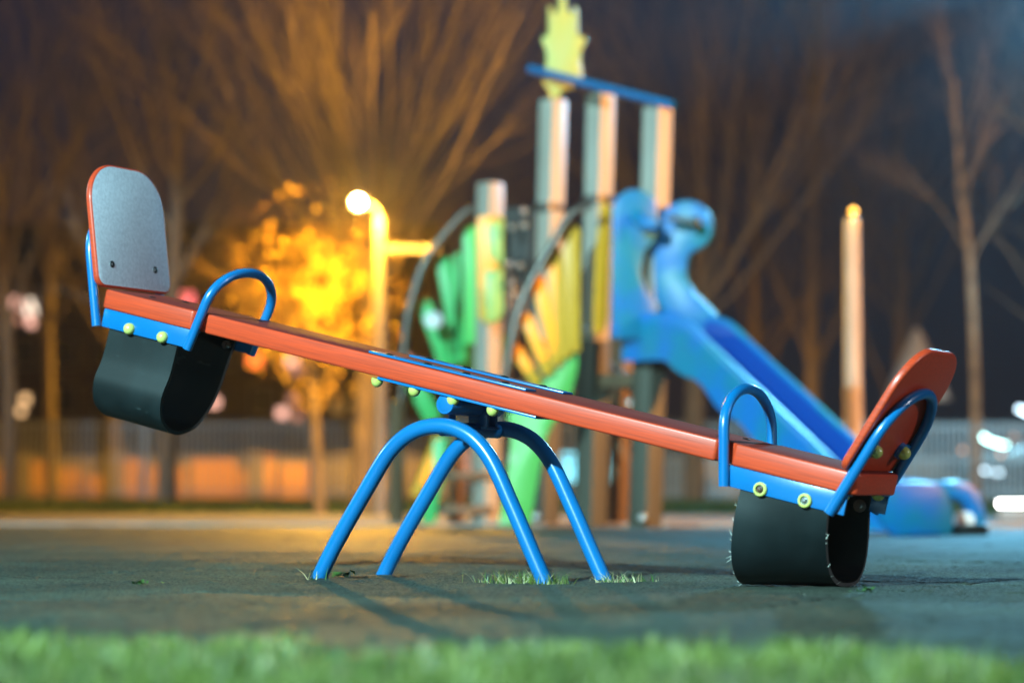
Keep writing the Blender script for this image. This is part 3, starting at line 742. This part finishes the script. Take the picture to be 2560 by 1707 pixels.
# ================================================================== TREES
def grow(mbT, mbC, p, d, L, r, level, maxl, rr, up, spread, kids, first=False):
    n = 6 if level < 2 else 4
    pts = [p.copy()]; rs = [r]; dd = d.copy()
    for i in range(n):
        dd = (dd + Vector((rr.gauss(0, .07), rr.gauss(0, .07), rr.gauss(0, .05) + up))).normalized()
        pts.append(pts[-1] + dd * L / n); rs.append(r * (1 - .72 * (i + 1) / n))
    (mbT if level == 0 else mbC).tube(pts, rs, 8 if level == 0 else (5 if level == 1 else 3), caps=False)
    if level >= maxl: return
    for k in range(kids[min(level, len(kids) - 1)]):
        t = rr.uniform(.25, .98); i = min(int(t * n), n - 1); q = pts[i].lerp(pts[i + 1], t * n - i)
        a = (pts[i + 1] - pts[i]).normalized(); o = a.orthogonal().normalized(); o = Matrix.Rotation(rr.uniform(0, 6.283), 3, a) @ o
        nd = (a + o * rr.uniform(.5, 1.0) * spread).normalized()
        grow(mbT, mbC, q, nd, L * rr.uniform(.42, .68), rs[i] * .55, level + 1, maxl, rr, up, spread, kids)

def tree(name, label, Y, trunk_px, limbs, r0, seed, bark=BARK, kids=(8, 7, 5), maxl=3, up=.05, spread=.75, group='bare trees behind the playground', limb_r=.38, leaves=None):
    """trunk_px: photo points up the stem; limbs: (index on trunk, angle deg from vertical, length m)"""
    rr = random.Random(seed)
    P = [at(x, y, Y) for x, y in trunk_px]; base = P[0].copy(); base.z = -.03
    P[0].z = -.05
    root = empty(name, base); tag(root, label, 'tree', group)
    mt, mc = MB(), MB()
    S_ = smooth_path([P[0]] + [q + Vector((0, rr.uniform(-.08, .08), 0)) for q in P[1:]], 5)
    k = len(S_); rs = [r0 * (1 - .6 * i / (k - 1)) for i in range(k)]; rs[0] *= 1.35
    mt.tube(S_, rs, 10)
    for (t, ang, L) in limbs:
        i = min(int(t * (k - 1)), k - 2); q = S_[i]
        d = Vector((math.sin(R(ang)), rr.uniform(-.35, .35), math.cos(R(ang)))).normalized()
        grow(mt, mc, q, d, L, max(rs[i] * limb_r, .012), 1, maxl, rr, up, spread, kids)
    mt.build('trunk', BARK if bark is TWIG else bark, root, offset=base)
    if mc.v:
        mc.build('crown', bark, root, offset=base)
    if leaves:
        n, c, sr, size, m = leaves
        b = MB()
        for i in range(n):
            a = Vector((rr.gauss(0, 1), rr.gauss(0, 1), rr.gauss(0, 1))).normalized() * min(1.7, abs(rr.gauss(0, 1.05)))
            q = c + Vector((a.x * sr[0], a.y * sr[1], a.z * sr[2]))
            if noise.noise(q * 2.6) + .6 * noise.noise(q * 6.0) + rr.uniform(-.12, .12) < .0: continue
            u = Vector((rr.gauss(0, 1), rr.gauss(0, 1), rr.gauss(0, 1))).normalized(); v = u.orthogonal().normalized(); s = size * rr.uniform(.6, 1.2)
            b.add([q - u * s, q + v * s * .45, q + u * s, q - v * s * .45], [(0, 1, 2, 3)])
        b.build('leaves', m, root, offset=base, smooth=0)
    return root
fan = lambda a0, a1, n, L, t0=.75, sd=1: [(random.Random(sd + i).uniform(t0, 1), a0 + (a1 - a0) * (i + .5) / n, L * random.Random(sd * 7 + i).uniform(.75, 1.15)) for i in range(n)]
tree('bare_tree', 'tall bare tree fanning up behind the bright orange lamp', 26.6, [(905, 1250), (912, 1000), (925, 760), (935, 620)], fan(-44, 42, 22, 4.4, .62, 3), .14, 51, kids=(11, 8, 6), up=.06, limb_r=.32)
tree('bare_tree', 'forked bare tree standing behind the raised seat', 31.0, [(415, 1250), (420, 1050), (430, 820), (442, 560), (445, 350)], [(.86, -28, 2.6), (.99, 10, 2.6), (.97, -8, 2.4), (.72, -30, 2.6), (.6, 28, 1.8), (.45, -42, 2.2), (.8, 34, 1.6)], .15, 52, kids=(7, 5, 4), limb_r=.62)
tree('leafy_tree', 'small twiggy tree with sparse ochre leaves glowing left of the orange lamp', 26.2, [(800, 1250), (790, 1080), (775, 900), (770, 760)], fan(-62, 58, 20, 1.25, .3, 5), .07, 53, kids=(9, 7, 5), maxl=3, up=.03, bark=TWIG, limb_r=.26, leaves=(3600, at(800, 735, 25.3), (.56, .5, .72), .031, DRYLEAF), group=None)
tree('bare_tree', 'bare tree at the far left edge of the playground', 33.0, [(20, 1250), (22, 1000), (10, 700), (0, 420)], fan(-30, 36, 9, 3.6, .45, 9), .12, 54)
tree('bare_tree', 'thin bare tree left of the raised seat', 38.0, [(130, 1245), (126, 1000), (122, 700), (150, 420)], fan(-38, 40, 9, 3.6, .45, 13), .10, 55)
tree('bare_tree', 'broad bare tree behind the top of the blue slide', 32.0, [(1735, 1250), (1738, 1000), (1742, 820), (1760, 740)], fan(-36, 44, 15, 4.4, .7, 17), .15, 56, kids=(8, 6, 4), up=.05)
tree('bare_tree', 'pale thin birch rising behind the right backrest', 30.0, [(2440, 1250), (2436, 1000), (2428, 700), (2412, 560), (2400, 470), (2396, 330), (2384, 200)], fan(-34, 36, 9, 1.6, .3, 21), .062, 57, bark=BIRCH, kids=(6, 5, 4))
tree('bare_tree', 'dark bare trunk between the slide and the right lamp pole', 44.0, [(2036, 1245), (2034, 1000), (2030, 600), (2040, 200), (2040, -100)], fan(-50, 50, 10, 3.6, .25, 25), .16, 58)
tree('bare_tree', 'added bare tree with twigs for blue glow at the top right corner', 27.0, [(2760, 1250), (2750, 900), (2730, 500), (2690, 200)], fan(-55, 10, 7, 2.4, .3, 29), .12, 59, kids=(6, 5), maxl=2, up=.03, limb_r=.35)  # tree put in so its twigs give the corner a bluish glow
tree('bare_tree', 'faint bare tree right of the right lamp pole', 46.0, [(2250, 1245), (2250, 1000), (2255, 700), (2250, 560)], fan(-42, 42, 12, 4.4, .3, 41), .15, 62)
tree('bare_tree', 'faint bare tree behind the forked tree at upper left', 50.0, [(290, 1245), (285, 1000), (280, 700), (285, 480)], fan(-45, 45, 12, 5.2, .3, 45), .16, 63)
tree('bare_tree', 'faint bare tree left of the right lamp pole', 52.0, [(1880, 1245), (1885, 1000), (1890, 700), (1890, 520)], fan(-40, 45, 12, 5.0, .3, 49), .16, 64)

# ================================================================== LAMPS
LY = 24.0
SOD = (1.0, .47, .035)
lp = at(948, 1255, LY); lp.z = 0
lamp = empty('lamp_post', lp); tag(lamp, 'yellow lit lamp post with a glaring round lamp left of the tower', 'street lamp')
o_ = (lp.x, lp.y, 0)
top = at(948, 545, LY)
b = MB(); b.tube([(lp.x, lp.y, -.02), (lp.x, lp.y, .02), (lp.x, lp.y, .9), (lp.x, lp.y, top.z)], [.085, .076, .070, .062], 18); b.build('pole', POLE, lamp, offset=o_)
hd = at(896, 506, LY - .12)
b = MB(); b.tube([(lp.x, lp.y, top.z - .05), (lp.x - .02, lp.y, top.z + .06), (hd.x + .02, hd.y + .12, hd.z + .10), (hd.x, hd.y + .10, hd.z + .06)], .022, 10); b.build('arm', POLE, lamp, offset=o_)
p, q = at(950, 622, LY), at(1098, 622, LY)
b = MB(); b.box((p + q) / 2, ((q - p).length, .07, .07)); b.build('cross_arm', POLE, lamp, offset=o_)
dn = Vector((.05, -1, -.25)).normalized()
b = MB(); b.lathe([(0, .10), (.04, .095), (.065, .05), (.080, -.01), (.074, -.012), (.062, .035), (0, .05)], hd - dn * .02 * 0, -dn, 22); b.build('lamp_head', PIPE, lamp, offset=o_)
BULB = emis('sodium_bulb', (1.0, .62, .22), 420.0)
b = MB(); b.dome(hd + dn * -.02, dn, .056, .032, 20, 6); b.build('lamp_glass', BULB, lamp, offset=o_)
# right pole with its small orange lamp
RY = 21.0
rp = at(2135, 1275, RY); rp.z = 0
pole = empty('lamp_post', rp); tag(pole, 'tall pale pole with a small orange lamp on top, right of the slide', 'street lamp')
o_ = (rp.x, rp.y, 0); top = at(2134, 548, RY)
b = MB(); b.tube([(rp.x, rp.y, -.02), (rp.x, rp.y, 1.2), (rp.x, rp.y, top.z)], [.082, .074, .062], 18); b.build('pole', RPOLE, pole, offset=o_)
hd2 = at(2134, 526, RY)
b = MB(); b.lathe([(.062, -.02), (.05, -.0), (.035, .02)], (rp.x, rp.y, top.z), (0, 0, 1), 18); b.build('lamp_collar', PIPE, pole, offset=o_)
b = MB(); b.dome(hd2 + Vector((0, 0, -.02)), (0, 0, 1), .032, .04, 16, 6); b.build('lamp_glass', emis('small_sodium', (1.0, .46, .05), 7.5), pole, offset=o_)

def point(name, loc, c, power, r=.1):
    l = bpy.data.lights.new(name, 'POINT'); l.color = c; l.energy = power; l.shadow_soft_size = r
    o = bpy.data.objects.new(name, l); col.objects.link(o); o.location = loc; return o
def spot(name, loc, target, c, power, ang, r=.1, blend=.6):
    l = bpy.data.lights.new(name, 'SPOT'); l.color = c; l.energy = power; l.shadow_soft_size = r; l.spot_size = R(ang); l.spot_blend = blend
    o = bpy.data.objects.new(name, l); col.objects.link(o); o.location = loc
    o.rotation_euler = (Vector(target) - Vector(loc)).to_track_quat('-Z', 'Y').to_euler(); return o
COOL = (.50, .90, .93)
point('sodium_lamp', hd + dn * .2, SOD, 2300, .07)
point('small_sodium_lamp', hd2 + Vector((0, -.1, .12)), SOD, 40, .04)
# unseen floodlights and street lamps of the square, with added fill and glow lights
spot('flood_front', (-7.5, -6.0, 7.5), (0, 9.5, .6), COOL, 40000, 47, .16, .75)
spot('flood_left', (-13, 13.5, 6.0), (0, 9, .4), COOL, 2600, 90, .14)
spot('fence_fill_left', (-10, 22, 6.0), (-3, 36, .2), (.30, .75, 1.0), 3600, 26, .2, .4)  # added light with no lamp behind it, tints the left fence teal
spot('fence_fill_right', (9, 24, 6.0), (6, 36, .2), (.35, .80, 1.0), 9000, 28, .2, .4)  # same kind of added light for the right part of the fence
spot('street_lamp_right', (16, 9.5, 6.5), (.9, 18.2, 2.0), (1.0, .40, .085), 38000, 33, .16)
spot('seat_fill_right', (11, 4.0, 3.6), (1.0, 6.5, .4), (.86, .93, 1.0), 1700, 26, .16)  # added fill for the right seat's back and end faces
spot('street_lamp_left_of_trees', (-13, 26.5, 5.0), (-3, 40, 3.5), (1.0, .50, .12), 2200, 100, .15)
spot('street_lamp_right_of_trees', (13, 26, 5.0), (5, 40, 3.5), (1.0, .50, .14), 3200, 100, .15)
spot('street_lamp_lane', (-2, 38.4, 5.5), (-3, 42, 0), SOD, 12000, 150, .15)
spot('flood_top_right', at(2630, 20, 21.0), (0, 6, .3), (.25, .72, 1.0), 1300, 75, .14, .5)
q_ = at(2590, -60, 22.5)
spot('glow_light_top_right', q_, (q_.x, q_.y - .6, 0), (.14, .60, 1.0), 3200, 140, .14, .5)  # added light that feeds the blue glow in the corner haze
spot('haze_glow_top_right', q_, (q_.x - 8, q_.y - 6, q_.z + 1.0), (.14, .60, 1.0), 17000, 62, .14, .5)  # second added light, aimed into the air to widen that glow

# ================================================================== BUILDINGS AND FAR LIGHTS
HY = 95.0
hb = empty('apartment_block', (gx(450, HY), HY, 0)); tag(hb, 'dark brick apartment block with scattered lit windows far behind the fence', 'building')
o_ = (hb.location.x, HY, 0)
xa, xb, zt = gx(-420, HY), gx(1080, HY), at(0, 585, HY).z
b = MB(); b.box(((xa + xb) / 2, HY + 5, zt / 2), (xb - xa, 10, zt)); b.build('wall', BRICK, hb, offset=o_)
b = MB(); b.box(((xa + xb) / 2, HY + 5, zt + .2), (xb - xa + .8, 10.8, .4)); b.build('roof', ROOFM, hb, offset=o_)
def window(px, py, w, h, m, fr=True):
    p = at(px, py, HY)
    f = MB(); f.box((p.x, HY - .02, p.z), (w + .16, .10, h + .16)); fo = f.build('window', FRAME, hb, offset=o_, smooth=0)
    g_ = MB(); g_.box((p.x, HY - .08, p.z), (w, .04, h)); g_.build('pane', m, fo, offset=o_, smooth=0)
PINK = emis('pink_lit_pane', (1.0, .50, .38), 2.2); WARM = emis('warm_lit_pane', (1.0, .58, .26), 2.2); WHT = emis('bright_lit_pane', (1.0, .80, .62), 2.6)
REDL = emis('red_lit_pane', (1.0, .16, .03), 3.2); ROSE = emis('rose_lit_pane', (1.0, .16, .16), 2.4); DIM = emis('dim_lit_pane', (1.0, .42, .28), .8)
for (px, py, w, h, m) in [(42, 757, .35, .4, PINK), (42, 797, .3, .3, DIM), (78, 768, .4, .6, WHT), (80, 803, .35, .4, PINK), (64, 998, .3, .3, WARM), (54, 1028, .26, .26, WARM), (468, 748, .5, .5, ROSE), (638, 902, .5, .45, REDL), (730, 902, .4, .35, PINK), (742, 925, .4, .3, DIM),
                          (706, 1032, .4, .35, PINK), (744, 1040, .35, .3, DIM), (732, 998, .35, .3, DIM), (536, 1005, .4, .35, PINK), (1010, 905, .5, .4, PINK), (1090, 836, .4, .4, DIM)]:
    window(px, py, w, h, m)
for px in range(-40, 1060, 100):
    for py in (640, 760, 880, 1000):
        if rng.random() < .72 and not any(abs(px - a) < 40 and abs(py - c) < 60 for a, c in [(42, 760), (78, 768), (62, 1000), (468, 748), (638, 902), (730, 902), (706, 1032), (732, 998), (536, 1005), (1010, 905)]):
            window(px, py, .9, 1.1, DARKGLASS)
# kiosk with cold lit windows
KY = 39.2
kx = gx(1380, KY); kk = empty('kiosk', (kx, KY, 0)); tag(kk, 'low dark kiosk with cold cyan lit windows behind the tower', 'kiosk'); o_ = (kx, KY, 0)
w_ = gx(1640, KY) - gx(1120, KY)
b = MB(); b.box((kx, KY + .7, .62), (w_, 1.3, 1.24)); b.build('wall', ROOFM, kk, offset=o_)
b = MB(); b.box((kx, KY + .65, 1.28), (w_ + .2, 1.7, .08)); b.build('roof', ROOFM, kk, offset=o_)
CY_ = emis('cyan_lit_pane', (.20, .82, 1.0), 2.6)
for (px, w) in [(1440, .26), (1530, .22), (1556, .18), (1415, .16)]:
    p = at(px, 1168, KY)
    f = MB(); f.box((p.x, KY - .02, p.z), (w + .06, .06, .52)); fo = f.build('window', FRAME, kk, offset=o_)
    g_ = MB(); g_.box((p.x, KY - .07, p.z), (w, .04, .46)); g_.build('pane', CY_, fo, offset=o_)
p = at(1170, 1160, KY); f = MB(); f.box((p.x, KY - .02, p.z), (.4, .06, .5)); f.build('warm_window', emis('peach_pane', (1, .45, .3), .9), kk, offset=o_)

# parked car at the right edge with running lights on
VY = 37.3
vx = gx(2400, VY)
car = empty('parked_car', (vx, VY, 0)); tag(car, 'dark parked car with curved white running lights behind the fence at the right edge', 'car')
sidep = [(0, .30), (.02, .62), (.16, .80), (.95, .95), (1.55, 1.38), (2.7, 1.42), (3.5, 1.02), (4.1, .95), (4.15, .4), (3.9, .25), (.3, .22)]
b = MB(); b.prism(sidep, lambda a, z, d: (a * .95, .35 + d, z), 0, 1.7); b.build('body', CARM, car, bevel=.06, segs=3)
b = MB(); b.prism([(1.02, .97), (1.58, 1.33), (2.6, 1.36), (3.3, 1.02)], lambda a, z, d: (a * .95, .35 + d, z), -.01, 1.71); b.build('side_window', DARKGLASS, car)
for a in (.85, 3.2):
    for s in (.30, 1.95):
        b = MB(); b.tube([(a * .95, s, .31), (a * .95, s + .18, .31)], .31, 24); w = b.build('wheel', TYRE, car)
        c = MB(); c.tube([(a * .95, s - .01, .31), (a * .95, s + .0, .31)], .19, 20); c.build('rim', CHROME, w)
def loc(px, py, Y=VY + .25): q = at(px, py, Y); return (q.x - vx, q.y - VY, q.z)
DRL = emis('running_light', (.55, 1.0, .95), 16); DRL2 = emis('fog_light', (.62, .85, 1.0), 9); AMB = emis('amber_marker', (1.0, .42, .16), 2.2)
b = MB(); b.tube(smooth_path([loc(2448, 1084), loc(2470, 1100), loc(2500, 1110), loc(2516, 1112)], 4), .026, 8); b.build('headlight', DRL, car)
b = MB(); b.tube([loc(2440, 1170), loc(2474, 1179)], .02, 8); b.build('fog_light', DRL2, car)
b = MB(); b.dome(loc(2496, 1180), (0, -1, 0), .042, .03, 12, 4); b.build('fog_light', DRL2, car)
for (x, y) in [(2408, 1125), (2502, 1134), (2536, 1092)]:
    b = MB(); b.dome(loc(x, y), (0, -1, 0), .04, .03, 12, 4); b.build('side_marker', AMB, car)
b = MB(); b.tube([loc(2545, 1020), loc(2600, 1048)], .03, 8); b.build('upper_glow_tube', DRL2, car)  # short glowing tube near the car's roof line
# low bright light bar on the path at the right edge
p = at(2496, 1258, 19.5); q = at(2700, 1258, 19.5)
bar = empty('light_bar', (p.x, 19.5, 0)); tag(bar, 'low glaring white light bar on the path at the right edge', 'light')
b = MB(); b.box(((q.x - p.x) / 2, 0, .05), (q.x - p.x, .12, .10)); b.build('housing', FENCEM, bar, bevel=.01)
b = MB(); b.box(((q.x - p.x) / 2, -.02, p.z), (q.x - p.x, .06, .045)); b.build('light_tube', emis('white_led', (1, .98, .95), 24), bar)
p = at(2440, 870, 42)
pt = at(2292, 820, 40.0)
hut = empty('garden_canopy', (pt.x, 40.0, 0)); tag(hut, 'pale pointed canopy behind the right backrest', 'canopy')
b = MB(); b.lathe([(.55, pt.z - 1.2), (.40, pt.z - .8), (.18, pt.z - .3), (.05, pt.z - .02), (0, pt.z)], (0, 0, 0), (0, 0, 1), 20); b.build('cover', mat('pale_canvas', (.5, .42, .38), .8), hut)
b = MB(); b.tube([(0, 0, 0), (0, 0, pt.z - .5)], .04, 10); b.build('pole', POLE, hut)

# ================================================================== HAZE ADDED FOR LAMP GLOW
HZ = bpy.data.materials.new('glow_haze'); HZ.use_nodes = True  # thin haze added so the lamps get a halo
nt = HZ.node_tree; nt.nodes.remove(nt.nodes['Principled BSDF'])
pv = nt.nodes.new('ShaderNodeVolumePrincipled'); pv.inputs['Density'].default_value = .0008; pv.inputs['Color'].default_value = (.92, .95, 1, 1); pv.inputs['Anisotropy'].default_value = .62
nt.links.new(pv.outputs['Volume'], nt.nodes['Material Output'].inputs['Volume'])
b = MB(); b.box((0, 52, 6.0), (150, 160, 15)); hz = b.build('added_glow_haze', HZ, smooth=0); hz['kind'] = 'stuff'

# ================================================================== WORLD
w = bpy.data.worlds.new('World'); scene.world = w; w.use_nodes = True
nt = w.node_tree; bg = nt.nodes['Background']
tc = nt.nodes.new('ShaderNodeTexCoord'); sx_ = nt.nodes.new('ShaderNodeSeparateXYZ'); nt.links.new(tc.outputs['Generated'], sx_.inputs['Vector'])
cr = nt.nodes.new('ShaderNodeValToRGB'); e = cr.color_ramp.elements
e[0].position = 0.0; e[0].color = (.010, .008, .009, 1); e[1].position = .35; e[1].color = (.006, .010, .040, 1)
m_ = e.new(.12); m_.color = (.008, .008, .016, 1)
nt.links.new(sx_.outputs['Z'], cr.inputs['Fac']); nt.links.new(cr.outputs['Color'], bg.inputs['Color']); bg.inputs['Strength'].default_value = 1.0

# ================================================================== CAMERA
cd = bpy.data.cameras.new('camera'); cam = bpy.data.objects.new('camera', cd); col.objects.link(cam)
cd.sensor_width = 36; cd.sensor_fit = 'HORIZONTAL'; cd.lens = F / 2560 * 36; cd.clip_end = 1000; cd.clip_start = .05
cam.location = (0, 0, CAMH)
cam.matrix_world = Matrix.Translation((0, 0, CAMH)) @ Matrix.Rotation(math.pi / 2 + PITCH, 4, 'X') @ Matrix.Rotation(ROLL, 4, 'Z')
cd.dof.use_dof = True; cd.dof.focus_distance = 6.72; cd.dof.aperture_fstop = 1.62
scene.camera = cam
scene.view_settings.view_transform = 'Standard'; scene.view_settings.look = 'None'
scene.view_settings.exposure = 0.0; scene.view_settings.gamma = 1.0
scene.cycles.use_denoising = True
scene.cycles.max_bounces = 6; scene.cycles.sample_clamp_indirect = 6
